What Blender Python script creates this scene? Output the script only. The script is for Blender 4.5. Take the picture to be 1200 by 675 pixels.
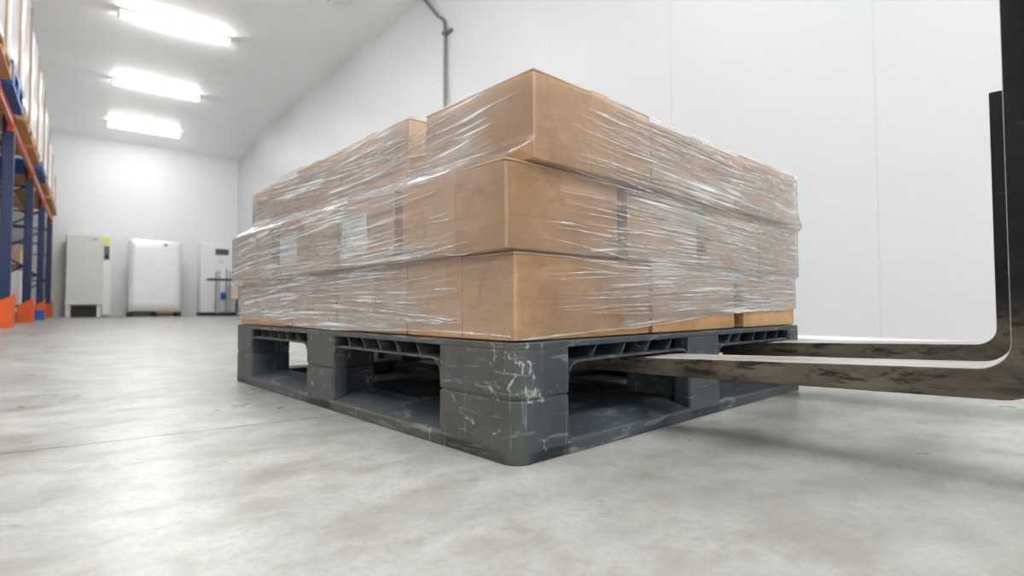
import bpy, bmesh, math, random
from mathutils import Vector, Matrix, noise
random.seed(7)
SC = bpy.context.scene
COL = SC.collection
for o in list(bpy.data.objects):
    bpy.data.objects.remove(o)
R = math.radians

# ------------------------------------------------------------------ camera, world, exposure
LENS_PX = 639.14
CAM_Z, YAW, PITCH, ROLL = 0.2118, R(37.89), 0.0343, -0.0035
cp, sp = math.cos(PITCH), math.sin(PITCH)
fwd = Vector((0, cp, sp)); right0 = Vector((1, 0, 0)); up0 = right0.cross(fwd)
rt = right0 * math.cos(ROLL) + up0 * math.sin(ROLL)
upv = up0 * math.cos(ROLL) - right0 * math.sin(ROLL)
rot = Matrix.Rotation(-YAW, 3, 'Z')
rt, upv, fwd = rot @ rt, rot @ upv, rot @ fwd
cam_data = bpy.data.cameras.new('camera')
cam = bpy.data.objects.new('camera', cam_data); COL.objects.link(cam)
m = Matrix((rt, upv, -fwd)).transposed().to_4x4(); m.translation = (0, 0, CAM_Z)
cam.matrix_world = m
cam_data.sensor_width = 36.0
cam_data.lens = LENS_PX / 1200.0 * 36.0
cam_data.clip_start = 0.02; cam_data.clip_end = 100
cam_data.dof.use_dof = True
cam_data.dof.focus_distance = 0.85
cam_data.dof.aperture_fstop = 4.6
SC.camera = cam
SC.view_settings.view_transform = 'Standard'
SC.view_settings.look = 'None'
SC.view_settings.gamma = 1.0
SC.view_settings.use_curve_mapping = False
SC.view_settings.exposure = 0.31
SC.cycles.transparent_max_bounces = 24
SC.cycles.max_bounces = 14
SC.cycles.diffuse_bounces = 8
SC.cycles.sample_clamp_indirect = 8.0
LAMP_STRENGTH = 48.0
world = bpy.data.worlds.new('world'); SC.world = world
world.use_nodes = True
world.node_tree.nodes['Background'].inputs[0].default_value = (1, 1, 1, 1)
world.node_tree.nodes['Background'].inputs[1].default_value = 0.3

# ------------------------------------------------------------------ node helpers
def srgb(r, g, b):
    f = lambda c: (c / 255) / 12.92 if c / 255 <= 0.04045 else ((c / 255 + 0.055) / 1.055) ** 2.4
    return (f(r), f(g), f(b), 1.0)

class NT:
    def __init__(self, name):
        self.mat = bpy.data.materials.new(name); self.mat.use_nodes = True
        self.t = self.mat.node_tree; self.t.nodes.clear()
        self.out = self.t.nodes.new('ShaderNodeOutputMaterial')
    def n(self, kind, **kw):
        nd = self.t.nodes.new(kind)
        for k, v in kw.items():
            if k.startswith('i_'):
                nd.inputs[k[2:].replace('_', ' ')].default_value = v
            else:
                setattr(nd, k, v)
        return nd
    def l(self, a, b): self.t.links.new(a, b)
    def coord(self, kind='Object'): return self.n('ShaderNodeTexCoord').outputs[kind]
    def mapping(self, vec, scale=(1, 1, 1), loc=(0, 0, 0), rot=(0, 0, 0)):
        mp = self.n('ShaderNodeMapping')
        mp.inputs['Scale'].default_value = scale; mp.inputs['Location'].default_value = loc
        mp.inputs['Rotation'].default_value = rot
        self.l(vec, mp.inputs['Vector']); return mp.outputs[0]
    def noise(self, vec, scale, detail=4, rough=0.55, dist=0.0):
        nd = self.n('ShaderNodeTexNoise')
        nd.inputs['Scale'].default_value = scale; nd.inputs['Detail'].default_value = detail
        nd.inputs['Roughness'].default_value = rough; nd.inputs['Distortion'].default_value = dist
        self.l(vec, nd.inputs['Vector']); return nd.outputs['Fac']
    def ramp(self, fac, stops):
        nd = self.n('ShaderNodeValToRGB')
        cr = nd.color_ramp
        while len(cr.elements) < len(stops): cr.elements.new(0.5)
        for e, (p, c) in zip(cr.elements, stops):
            e.position = p; e.color = c if len(c) == 4 else (*c, 1)
        self.l(fac, nd.inputs[0]); return nd.outputs[0]
    def step(self, fac, a, b, lo=0.0, hi=1.0):
        nd = self.n('ShaderNodeMapRange'); nd.clamp = True
        nd.interpolation_type = 'SMOOTHSTEP'; nd.inputs['From Min'].default_value = a; nd.inputs['From Max'].default_value = b
        nd.inputs['To Min'].default_value = lo; nd.inputs['To Max'].default_value = hi
        self.l(fac, nd.inputs['Value']); return nd.outputs[0]
    def math(self, op, a, b=None):
        nd = self.n('ShaderNodeMath', operation=op)
        for i, v in enumerate((a, b)):
            if v is None: continue
            if isinstance(v, (int, float)): nd.inputs[i].default_value = v
            else: self.l(v, nd.inputs[i])
        return nd.outputs[0]
    def mix(self, fac, a, b, blend='MIX'):
        nd = self.n('ShaderNodeMix', data_type='RGBA', blend_type=blend)
        for s, v in ((nd.inputs[0], fac), (nd.inputs[6], a), (nd.inputs[7], b)):
            if isinstance(v, (int, float)): s.default_value = v
            elif isinstance(v, tuple): s.default_value = v
            else: self.l(v, s)
        return nd.outputs[2]
    def bump(self, h, strength=0.2, dist=0.002):
        nd = self.n('ShaderNodeBump'); nd.inputs['Strength'].default_value = strength
        nd.inputs['Distance'].default_value = dist
        self.l(h, nd.inputs['Height']); return nd.outputs[0]
    def principled(self, color, rough=0.5, metal=0.0, normal=None, spec=0.5, coat=0.0):
        p = self.n('ShaderNodeBsdfPrincipled')
        for k, v in (('Base Color', color), ('Roughness', rough), ('Metallic', metal), ('Specular IOR Level', spec), ('Coat Weight', coat)):
            if isinstance(v, (int, float, tuple)): p.inputs[k].default_value = v
            else: self.l(v, p.inputs[k])
        if normal is not None: self.l(normal, p.inputs['Normal'])
        self.l(p.outputs[0], self.out.inputs[0]); return p

def plain(name, col, rough=0.5, metal=0.0, var=0.08, scale=12, coat=0.0, spec=0.5):
    t = NT(name); f = t.noise(t.coord(), scale, 5)
    d = tuple(c * (1 - var) for c in col[:3]) + (1,); b = tuple(min(1, c * (1 + var)) for c in col[:3]) + (1,)
    t.principled(t.mix(f, d, b), rough, metal, spec=spec, coat=coat); return t.mat

def mat_floor():
    t = NT('polished_concrete'); v = t.coord()
    a = t.noise(v, 1.3, 6, 0.6); b = t.noise(v, 6, 8, 0.62, 0.15); c = t.noise(v, 120, 4, 0.6)
    col = t.mix(t.step(a, 0.32, 0.68), srgb(158, 158, 156), srgb(184, 184, 182))
    col = t.mix(t.step(b, 0.36, 0.76, 0, 0.6), col, srgb(146, 145, 141))
    col = t.mix(t.step(b, 0.24, 0.46, 0.5, 0), col, srgb(192, 192, 191))
    d2 = t.noise(t.mapping(v, (9, 13, 1), rot=(0, 0, R(20))), 1.0, 6, 0.62, 0.2)
    col = t.mix(t.step(d2, 0.40, 0.68, 0, 0.7), col, srgb(134, 132, 125))
    col = t.mix(t.step(c, 0.38, 0.66, 0.0, 0.35), col, srgb(136, 134, 128))
    d3 = t.noise(v, 17, 7, 0.7, 0.3)
    col = t.mix(t.step(d3, 0.48, 0.72, 0, 0.55), col, srgb(128, 126, 118))
    pt_ = t.noise(v, 42, 2, 0.5, 0.4)
    col = t.mix(t.step(pt_, 0.72, 0.78, 0, 0.5), col, srgb(96, 94, 90))
    # hairline scratches and old scuffs in the slab
    s = t.noise(t.mapping(v, (60, 2.2, 1), rot=(0, 0, R(35))), 1.0, 3, 0.5, 0.4)
    col = t.mix(t.step(s, 0.66, 0.76, 0, 0.22), col, srgb(140, 138, 132))
    # saw-cut joint
    sx = t.n('ShaderNodeSeparateXYZ'); t.l(v, sx.inputs[0])
    wob = t.math('MULTIPLY', t.math('SUBTRACT', t.noise(v, 14, 3), 0.5), 0.004)
    d = t.math('ABSOLUTE', t.math('SUBTRACT', t.math('ADD', sx.outputs[1], wob), t.math('ADD', t.math('MULTIPLY', sx.outputs[0], -0.06), 1.085)))
    j = t.step(d, 0.0013, 0.0034, 1, 0)
    col = t.mix(t.math('MULTIPLY', j, 0.85), col, srgb(58, 56, 52))
    rough = t.step(t.noise(v, 5, 5, 0.6), 0.3, 0.7, 0.27, 0.41)
    h = t.math('ADD', t.math('MULTIPLY', t.noise(v, 3, 3), 1.0), t.math('MULTIPLY', c, 0.06))
    t.principled(col, rough, 0, t.bump(h, 0.05, 0.004), spec=0.38); return t.mat

def mat_wall():
    t = NT('white_sandwich_panel'); v = t.coord()
    sx = t.n('ShaderNodeSeparateXYZ'); t.l(v, sx.inputs[0])
    ph = t.math('PINGPONG', t.math('ADD', sx.outputs[1], 100 - 1.12 + 0.695 - 0.695), 0.695)
    seam = t.step(ph, 0.0, 0.006, 1, 0)
    ribs = t.math('SINE', t.math('MULTIPLY', sx.outputs[1], 2 * math.pi / 0.055))
    col = t.mix(t.math('MULTIPLY', seam, 0.35), srgb(206, 208, 210), srgb(170, 173, 176))
    h = t.math('ADD', t.math('MULTIPLY', ribs, 0.12), t.math('MULTIPLY', seam, -1.0))
    t.principled(col, 0.42, 0, t.bump(h, 0.10, 0.004), spec=0.4); return t.mat

def mat_card(name, c0, c1, c2):
    t = NT(name); v = t.coord('Object'); oi = t.n('ShaderNodeObjectInfo').outputs['Random']
    vv = t.n('ShaderNodeVectorMath', operation='ADD'); t.l(v, vv.inputs[0]); 
    cmb = t.n('ShaderNodeCombineXYZ'); t.l(t.math('MULTIPLY', oi, 20), cmb.inputs[0]); t.l(t.math('MULTIPLY', oi, 7), cmb.inputs[1])
    t.l(cmb.outputs[0], vv.inputs[1]); v2 = vv.outputs[0]
    a = t.noise(v2, 6, 5, 0.6, 0.5); f = t.noise(t.mapping(v2, (30, 30, 260)), 1.0, 3)
    col = t.mix(t.step(a, 0.3, 0.7), c0, c1)
    col = t.mix(t.step(f, 0.35, 0.65, 0, 0.18), col, c2)
    col = t.mix(t.step(t.noise(v2, 16, 6, 0.7, 1.0), 0.50, 0.68, 0, 0.5), col, c2)
    pt = t.n('ShaderNodeNewGeometry').outputs['Pointiness']
    col = t.mix(t.step(pt, 0.53, 0.62, 0, 0.55), col, srgb(206, 182, 152))
    t.principled(col, 0.62, 0, t.bump(f, 0.06, 0.001), spec=0.3); return t.mat

def mat_plastic():
    t = NT('worn_grey_plastic'); v = t.coord('Object')
    a = t.noise(v, 7, 6, 0.62, 0.5)
    sx = t.n('ShaderNodeSeparateXYZ'); t.l(v, sx.inputs[0])
    # the long side is ground in with brown dust, the short side is bare blue-grey plastic
    dust = t.math('MULTIPLY', t.step(sx.outputs[0], 0.0, 0.035, 1, 0), t.step(a, 0.25, 0.5, 0.55, 1.0))
    col = t.mix(t.step(a, 0.35, 0.68), srgb(50, 57, 63), srgb(70, 79, 86))
    col = t.mix(t.math('MULTIPLY', dust, 0.75), col, t.mix(t.noise(v, 22, 5, 0.7), srgb(58, 55, 52), srgb(94, 88, 82)))
    g1 = t.noise(t.mapping(v, (14, 14, 90)), 1.0, 5, 0.6, 0.8)
    col = t.mix(t.step(g1, 0.56, 0.66, 0, 0.55), col, srgb(128, 134, 138))
    for k_, (ang, sc) in enumerate((((R(22), R(33), 0), (120, 120, 5)), ((R(-38), R(-21), R(20)), (150, 150, 6)), ((R(74), R(12), R(40)), (130, 130, 6)), ((R(52), R(-40), R(70)), (140, 140, 4)))):
        ln = t.noise(t.mapping(v, sc, (k_ * 3.3, k_, 2), ang), 1.0, 2, 0.5, 0.9)
        col = t.mix(t.math('MULTIPLY', t.step(ln, 0.68, 0.75), t.step(t.noise(v, 8 + k_ * 3, 2), 0.42, 0.58, 0.0, 0.75)), col, srgb(146, 151, 152))
    chip = t.noise(v, 30, 4, 0.65, 1.2)
    hit = t.math('MULTIPLY', t.step(sx.outputs[0], 0.03, 0.08, 1, 0), t.step(sx.outputs[1], 0.03, 0.10, 1, 0))
    hit = t.math('MULTIPLY', hit, t.step(sx.outputs[2], 0.06, 0.09, 0, 1))
    chip2 = t.math('ADD', chip, t.math('MULTIPLY', hit, 0.11))
    col = t.mix(t.math('MULTIPLY', t.step(chip2, 0.68, 0.71), 0.75), col, srgb(168, 166, 152))
    col = t.mix(t.math('MULTIPLY', t.step(t.noise(v, 17, 4, 0.6, 0.6), 0.68, 0.75), 0.5), col, srgb(112, 98, 62))
    h = t.math('ADD', t.noise(v, 40, 6, 0.7), t.math('MULTIPLY', chip, 1.5))
    t.principled(col, t.step(a, 0.3, 0.7, 0.42, 0.62), 0, t.bump(h, 0.35, 0.0022), spec=0.45); return t.mat

def mat_fork(name, polished):
    t = NT(name); v = t.coord('Object')
    a = t.noise(t.mapping(v, (5, 22, 22)), 1.0, 6, 0.65, 0.4); b = t.noise(t.mapping(v, (15, 44, 44)), 1.0, 6, 0.72, 0.5)
    if polished:
        col = t.mix(t.step(a, 0.3, 0.7), srgb(168, 164, 158), srgb(222, 220, 216))
        col = t.mix(t.step(b, 0.58, 0.70, 0, 0.8), col, srgb(104, 84, 66))
        t.principled(col, 0.36, 0.4, t.bump(b, 0.15, 0.001)); return t.mat
    sx = t.n('ShaderNodeSeparateXYZ'); t.l(v, sx.inputs[0])
    blade = t.math('MULTIPLY', t.step(sx.outputs[2], 0.15, 0.24, 1, 0), 1.0)
    bare = t.mix(t.step(a, 0.32, 0.66), srgb(54, 49, 43), srgb(112, 103, 91))
    bare = t.mix(t.step(b, 0.50, 0.62, 0, 0.85), bare, srgb(36, 31, 27))
    bare = t.mix(t.step(t.noise(v, 15, 5, 0.7, 0.5), 0.58, 0.7, 0, 0.7), bare, srgb(112, 78, 50))
    paint = t.mix(t.step(a, 0.3, 0.8), srgb(12, 13, 14), srgb(28, 28, 28))
    paint = t.mix(t.step(b, 0.62, 0.74, 0, 0.8), paint, srgb(74, 66, 60))
    col = t.mix(t.math('MULTIPLY', blade, t.step(t.noise(v, 6, 4), 0.3, 0.5, 0.6, 1)), paint, bare)
    s = t.noise(t.mapping(v, (9, 60, 140), rot=(0, R(18), 0)), 1.0, 3, 0.5, 0.7)
    col = t.mix(t.step(s, 0.68, 0.74, 0, 0.8), col, srgb(176, 168, 156))
    t.principled(col, 0.46, t.math('MULTIPLY', blade, 0.45), t.bump(b, 0.3, 0.0015), spec=0.25); return t.mat

def mat_emit(name, s, col=(1, 0.99, 0.97, 1)):
    t = NT(name); e = t.n('ShaderNodeEmission'); e.inputs[0].default_value = col; e.inputs[1].default_value = s
    t.l(e.outputs[0], t.out.inputs[0]); return t.mat

def mat_film(strand=False):
    t = NT('stretch_film_fold' if strand else 'stretch_film')
    tr = t.n('ShaderNodeBsdfTransparent')
    tr.inputs[0].default_value = (0.985, 0.985, 0.985, 1)
    if strand:
        gl = t.n('ShaderNodeBsdfGlossy'); gl.inputs['Roughness'].default_value = 0.22
        df = t.n('ShaderNodeBsdfDiffuse'); df.inputs[0].default_value = (0.86, 0.86, 0.86, 1)
        mx = t.n('ShaderNodeMixShader'); mx.inputs[0].default_value = 0.5
        t.l(df.outputs[0], mx.inputs[1]); t.l(gl.outputs[0], mx.inputs[2])
        m2 = t.n('ShaderNodeMixShader')
        uv = t.n('ShaderNodeUVMap', uv_map='wrap_along').outputs[0]
        f = t.noise(t.mapping(uv, (40, 3, 1)), 1.0, 3)
        t.l(t.step(f, 0.35, 0.7, 0.35, 0.95), m2.inputs[0])
        t.l(tr.outputs[0], m2.inputs[1]); t.l(mx.outputs[0], m2.inputs[2]); t.l(m2.outputs[0], t.out.inputs[0])
        return t.mat
    ua = t.n('ShaderNodeUVMap', uv_map='wrap_along').outputs[0]
    ub = t.n('ShaderNodeUVMap', uv_map='wrap_cross').outputs[0]
    cov = t.n('ShaderNodeAttribute', attribute_name='crease').outputs['Fac']
    n1 = t.noise(t.mapping(ua, (3.2, 150, 1)), 1.0, 4, 0.6, 0.25)
    n2 = t.noise(t.mapping(ub, (2.6, 210, 1), loc=(3, 7, 0)), 1.0, 3, 0.55, 0.2)
    n3 = t.noise(t.mapping(ua, (5, 60, 1), loc=(9, 2, 0)), 1.0, 4, 0.6, 0.4)
    patch = t.noise(t.mapping(ua, (4, 9, 1), loc=(1, 4, 0)), 1.0, 3, 0.6)
    th = t.math('SUBTRACT', 0.70, t.math('MULTIPLY', cov, t.step(patch, 0.35, 0.65, 0.09, 0.205)))
    s1 = t.math('MULTIPLY', t.math('SUBTRACT', n1, th), 9.0)
    s2 = t.math('MULTIPLY', t.math('SUBTRACT', n2, t.math('ADD', th, 0.02)), 9.0)
    st = t.n('ShaderNodeClamp'); t.l(t.math('MAXIMUM', s1, s2), st.inputs[0])
    streak = t.math('MULTIPLY', st.outputs[0], 0.72)
    veil = t.math('MULTIPLY', t.math('MULTIPLY', cov, t.step(n3, 0.3, 0.7, 0.3, 1.0)), 0.37)
    h = t.math('ADD', t.math('MULTIPLY', n1, 1.0), t.math('ADD', t.math('MULTIPLY', n2, 0.7), n3))
    bmp = t.n('ShaderNodeBump'); bmp.inputs['Distance'].default_value = 0.004
    t.l(t.math('ADD', t.math('MULTIPLY', cov, 0.55), 0.10), bmp.inputs['Strength']); t.l(h, bmp.inputs['Height'])
    fr = t.n('ShaderNodeFresnel'); fr.inputs['IOR'].default_value = 1.55; t.l(bmp.outputs[0], fr.inputs['Normal'])
    gl = t.n('ShaderNodeBsdfGlossy'); gl.inputs['Roughness'].default_value = 0.13; t.l(bmp.outputs[0], gl.inputs['Normal'])
    df = t.n('ShaderNodeBsdfDiffuse'); df.inputs[0].default_value = (0.84, 0.84, 0.85, 1); t.l(bmp.outputs[0], df.inputs['Normal'])
    m1 = t.n('ShaderNodeMixShader'); a = t.n('ShaderNodeClamp'); t.l(t.math('ADD', streak, veil), a.inputs[0]); t.l(a.outputs[0], m1.inputs[0])
    t.l(tr.outputs[0], m1.inputs[1]); t.l(df.outputs[0], m1.inputs[2])
    m2 = t.n('ShaderNodeMixShader'); c = t.n('ShaderNodeClamp'); t.l(t.math('MULTIPLY', fr.outputs[0], 1.5), c.inputs[0]); c.inputs['Max'].default_value = 0.75
    t.l(c.outputs[0], m2.inputs[0]); t.l(m1.outputs[0], m2.inputs[1]); t.l(gl.outputs[0], m2.inputs[2])
    t.l(m2.outputs[0], t.out.inputs[0]); return t.mat

M = dict(
    floor=mat_floor(), wall=mat_wall(),
    ceil=plain('white_ceiling_panel', srgb(250, 250, 249), 0.24, var=0.01, scale=3),
    cove=plain('white_cove_plastic', srgb(226, 228, 229), 0.45, var=0.02),
    card=mat_card('brown_cardboard', srgb(188, 146, 102), srgb(216, 174, 130), srgb(166, 124, 84)),
    tape=plain('clear_packing_tape', srgb(210, 170, 128), 0.25, var=0.05, scale=30, coat=0.2),
    paper=plain('white_label_paper', srgb(244, 243, 242), 0.6, var=0.02),
    ink=plain('faded_label_ink', srgb(120, 118, 120), 0.7),
    plastic=mat_plastic(), dark=plain('black_plastic', srgb(26, 27, 29), 0.5),
    fork=mat_fork('worn_fork_steel', False), forktop=mat_fork('polished_fork_steel', True),
    film=mat_film(), strand=mat_film(True),
    lamp=mat_emit('lit_lamp_diffuser', LAMP_STRENGTH), housing=plain('lamp_housing', srgb(206, 207, 207), 0.4),
    blue=plain('blue_rack_paint', srgb(14, 36, 86), 0.38, var=0.15), orange=plain('orange_rack_guard', srgb(226, 92, 24), 0.45, var=0.12),
    beam=plain('faded_orange_beam', srgb(214, 110, 78), 0.4, var=0.12),
    wood=plain('pale_pallet_wood', srgb(190, 150, 104), 0.7, var=0.25, scale=20),
    bluepal=plain('blue_pallet_paint', srgb(22, 84, 150), 0.5, var=0.12),
    wrapw=plain('white_wrapped_film', srgb(243, 243, 245), 0.22, var=0.08, scale=6, coat=0.5),
    board=plain('brown_corner_board', srgb(170, 146, 130), 0.6, var=0.1),
    cab=plain('light_grey_enamel', srgb(218, 219, 215), 0.4, var=0.02), cabw=plain('white_enamel', srgb(234, 236, 236), 0.35, var=0.02),
    yellow=plain('yellow_label', srgb(228, 232, 60), 0.5), panel=plain('dark_control_panel', srgb(64, 82, 92), 0.3),
    steel=plain('brushed_steel', srgb(150, 156, 160), 0.35, 0.7), pipe=plain('grey_conduit', srgb(120, 121, 120), 0.4, 0.3),
    bottle=plain('blue_bottle_plastic', srgb(40, 96, 176), 0.3), pink=plain('pale_carton', srgb(226, 204, 186), 0.6),
)

# ------------------------------------------------------------------ mesh helpers
def link(name, bm, mats, parent=None, smooth=False, loc=None, rotz=None):
    me = bpy.data.meshes.new(name); bm.normal_update(); bm.to_mesh(me); bm.free()
    for mm in (mats if isinstance(mats, (list, tuple)) else [mats]): me.materials.append(mm)
    if smooth:
        for p in me.polygons: p.use_smooth = True
    o = bpy.data.objects.new(name, me); COL.objects.link(o)
    if parent is not None: o.parent = parent
    if loc is not None: o.location = loc
    if rotz is not None: o.rotation_euler = (0, 0, rotz)
    return o
def tag(o, label, cat, group=None, kind=None):
    o['label'] = label; o['category'] = cat
    if group: o['group'] = group
    if kind: o['kind'] = kind
    return o
def thing(name, label, cat, loc=(0, 0, 0), rotz=0, group=None):
    o = bpy.data.objects.new(name, None); COL.objects.link(o)
    o.empty_display_size = 0.05
    o.location = loc; o.rotation_euler = (0, 0, rotz)
    return tag(o, label, cat, group)
def struct(name, bm, mat, label=None, **kw):
    o = link(name, bm, mat, **kw); o['kind'] = 'structure'
    o['label'] = label or ''; o['category'] = name.split('_')[0]
    return o
def box(bm, x0, x1, y0, y1, z0, z1, bev=0.0, seg=1, mi=0):
    r = bmesh.ops.create_cube(bm, size=1.0)
    vs = r['verts']
    for v in vs:
        v.co = ((x0 + x1) / 2 + v.co.x * (x1 - x0), (y0 + y1) / 2 + v.co.y * (y1 - y0), (z0 + z1) / 2 + v.co.z * (z1 - z0))
    fs = set(f for v in vs for f in v.link_faces)
    for f in fs: f.material_index = mi
    if bev > 0:
        es = list(set(e for v in vs for e in v.link_edges))
        r2 = bmesh.ops.bevel(bm, geom=es, offset=bev, segments=seg, affect='EDGES', profile=0.5)
        for f in r2['faces']: f.material_index = mi
    return vs
def prism(bm, pts, ext, origin=(0, 0, 0), mi=0):
    """polygon of 3-D points swept along the vector ext"""
    ext = Vector(ext); O = Vector(origin)
    a = [bm.verts.new(O + Vector(p)) for p in pts]; b = [bm.verts.new(O + Vector(p) + ext) for p in pts]
    fs = [bm.faces.new(a), bm.faces.new(list(reversed(b)))]
    n = len(a)
    for i in range(n): fs.append(bm.faces.new((a[i], b[i], b[(i + 1) % n], a[(i + 1) % n])))
    for f in fs: f.material_index = mi
    bmesh.ops.recalc_face_normals(bm, faces=fs)
    return fs
def tube(bm, path, r, seg=8, mi=0):
    P = [Vector(p) for p in path]; rings = []
    for i, p in enumerate(P):
        d = (P[min(i + 1, len(P) - 1)] - P[max(i - 1, 0)]).normalized()
        a = d.orthogonal().normalized() if i == 0 else (rings_a - d * rings_a.dot(d)).normalized()
        rings_a = a; b = d.cross(a)
        rings.append([bm.verts.new(p + (a * math.cos(2 * math.pi * k / seg) + b * math.sin(2 * math.pi * k / seg)) * r) for k in range(seg)])
    for r0, r1 in zip(rings, rings[1:]):
        for k in range(seg): bm.faces.new((r0[k], r0[(k + 1) % seg], r1[(k + 1) % seg], r1[k])).material_index = mi
    bm.faces.new(list(reversed(rings[0]))).material_index = mi; bm.faces.new(rings[-1]).material_index = mi
def rrect(x0, x1, y0, y1, rad, seg=6):
    """outline, counter-clockwise; rad = radii of corners (x0y0, x1y0, x1y1, x0y1)"""
    pts = []
    for (cx, cy, sx, sy, a0), r in zip(((x0, y0, 1, 1, 180), (x1, y0, -1, 1, 270), (x1, y1, -1, -1, 0), (x0, y1, 1, -1, 90)), rad):
        if r <= 1e-6: pts.append((cx, cy)); continue
        for k in range(seg + 1):
            a = R(a0 + 90 * k / seg); pts.append((cx + sx * r + r * math.cos(a), cy + sy * r + r * math.sin(a)))
    return pts
def plate(bm, outline, z0, z1, mi=0): return prism(bm, [(x, y, z0) for x, y in outline], (0, 0, z1 - z0), mi=mi)
def soften(o, w=0.002, seg=2, ang=40):
    b = o.modifiers.new('bevel', 'BEVEL'); b.width = w; b.segments = seg; b.limit_method = 'ANGLE'; b.angle_limit = R(ang)
    return o

# ------------------------------------------------------------------ the room (x across, y along, z up)
CEIL = 4.4; BACK = 16.85; NEAR = -6.0; LEFT = -2.05
def wall_x(y): return 3.47 - (y - 6.63) * 0.0377 if y < 13.9 else 3.196 + (y - 13.9) * 0.035
bm = bmesh.new(); box(bm, LEFT - 0.2, 4.3, NEAR - 0.2, BACK + 0.3, -0.1, 0.0); struct('floor', bm, M['floor'], 'polished grey concrete floor with a saw-cut joint')
bm = bmesh.new(); box(bm, LEFT - 0.2, 4.3, NEAR - 0.2, BACK + 0.3, CEIL, CEIL + 0.1); struct('ceiling', bm, M['ceil'], 'white flat ceiling of the cold store')
def wall_poly(name, pts, mat, label):
    bm = bmesh.new(); prism(bm, [(x, y, 0.0) for x, y in pts], (0, 0, CEIL)); return struct(name, bm, mat, label)
wall_poly('wall_right', [(wall_x(NEAR), NEAR), (wall_x(NEAR) + .2, NEAR), (wall_x(13.89) + .2, 13.89), (wall_x(13.89), 13.89)], M['wall'], 'long white panelled wall behind the pallet')
wall_poly('wall_right_end', [(wall_x(13.9) + 0.012, 13.9), (wall_x(13.9) + .2, 13.9), (wall_x(BACK) + .2, BACK), (wall_x(BACK) + 0.012, BACK)], M['wall'], 'far end panel of the right white wall')
wall_poly('wall_back', [(LEFT - .2, BACK), (4.2, BACK), (4.2, BACK + .2), (LEFT - .2, BACK + .2)], M['cove'], 'white wall at the far end of the room')
wall_poly('wall_left', [(LEFT - .2, NEAR), (LEFT, NEAR), (LEFT, BACK), (LEFT - .2, BACK)], M['cove'], 'white wall behind the pallet rack')
wall_poly('wall_near', [(LEFT - .2, NEAR - .2), (4.2, NEAR - .2), (4.2, NEAR), (LEFT - .2, NEAR)], M['cove'], 'white wall behind the camera')
bm = bmesh.new(); prism(bm, [(wall_x(NEAR), NEAR, 0), (wall_x(NEAR) - .02, NEAR, 0), (wall_x(NEAR) - .008, NEAR, 0.014), (wall_x(NEAR), NEAR, .02)], (wall_x(13.89) - wall_x(NEAR), 13.89 - NEAR, 0))
struct('baseboard_right', bm, M['cove'], 'white cove along the foot of the right wall')

# ceiling lamps
def lamp(x, y, label, length=1.4, group='long ceiling lamps in a row'):
    t = thing('ceiling_lamp', label, 'ceiling lamp', (x, y, CEIL - .012), 0, group)
    for s in (-1, 1):
        bm = bmesh.new(); box(bm, s * length * .3 - .02, s * length * .3 + .02, -.03, .03, 0.0002, .0118, .002); link('hanger', bm, M['housing'], t)
    bm = bmesh.new(); box(bm, -length / 2, length / 2, -.070, .070, -.030, 0, .006); link('lamp_housing', bm, M['housing'], t)
    bm = bmesh.new()
    xl = -length / 2 + .02
    prof = [(xl, -.066, -.0301), (xl, -.070, -.044), (xl, -.058, -.078), (xl, .058, -.078), (xl, .070, -.044), (xl, .066, -.0301)]
    prism(bm, prof, (length - .04, 0, 0)); link('diffuser', bm, M['lamp'], t)
    for s in (-1, 1):
        bm = bmesh.new(); box(bm, s * length / 2 - .03, s * length / 2 + .01, -.076, .076, -.081, -.012, .012, 2); link('end_cap', bm, M['housing'], t)
    return t
LAMPS = [(9.285, 'nearest lit lamp in view, top left on the ceiling, widest of the three'), (12.19, 'middle lit lamp of the three on the ceiling'), (15.12, 'farthest lit lamp, close to the back wall'),
         (6.355, 'lit ceiling lamp out of view above the aisle'), (3.42, 'lit ceiling lamp out of view above the pallet'), (0.49, 'lit ceiling lamp out of view above the forks'), (-2.44, 'lit ceiling lamp out of view behind the camera')]
for y, lb in LAMPS: lamp(.985, y, lb)
for x, y in ((2.75, -2.44), (2.75, -4.9), (-.9, 3.42), (-.9, .49), (-.9, -2.44), (-.9, -4.9), (.985, -4.9)):  # unseen lamps added as fill for the near room and carton sides
    lamp(x, y, 'unseen ceiling lamp added to brighten the near room and carton sides', group='added fill lamps out of view')
t = thing('emergency_light', 'small white box light on the ceiling at the top edge near the pipe', 'emergency light', (2.62, 7.1, CEIL))
bm = bmesh.new(); box(bm, -.13, .16, -.17, .17, -.05, 0, .006); link('lamp_housing', bm, M['housing'], t)
bm = bmesh.new(); box(bm, -.11, .14, -.14, .14, -.085, -.05, .012, 2); link('diffuser', bm, M['cabw'], t)

# conduit on the right wall
t = thing('conduit_pipe', 'thin grey pipe running down the white wall and bending onto the ceiling', 'pipe', (0, 0, 0))
bm = bmesh.new(); wx = wall_x(5.8) - .035
tube(bm, [(wx, 5.8, .02), (wx, 5.8, 2), (wx, 5.8, 3.70), (wx, 5.81, 3.78), (wx, 5.86, 3.84), (wx, 5.95, 3.90), (wx, 6.25, 4.22), (wx - .02, 6.4, 4.385)], .021, 10); link('pipe_run', bm, M['pipe'], t, smooth=True)
for z in (3.62, 2.4, 1.1):
    bm = bmesh.new(); box(bm, wx - .01, wx + .034, 5.66, 5.80, z, z + .025, .003); box(bm, wx - .034, wx + .034, 5.765, 5.835, z - .006, z + .03, .004); link('pipe_clip', bm, M['pipe'], t)

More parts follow.
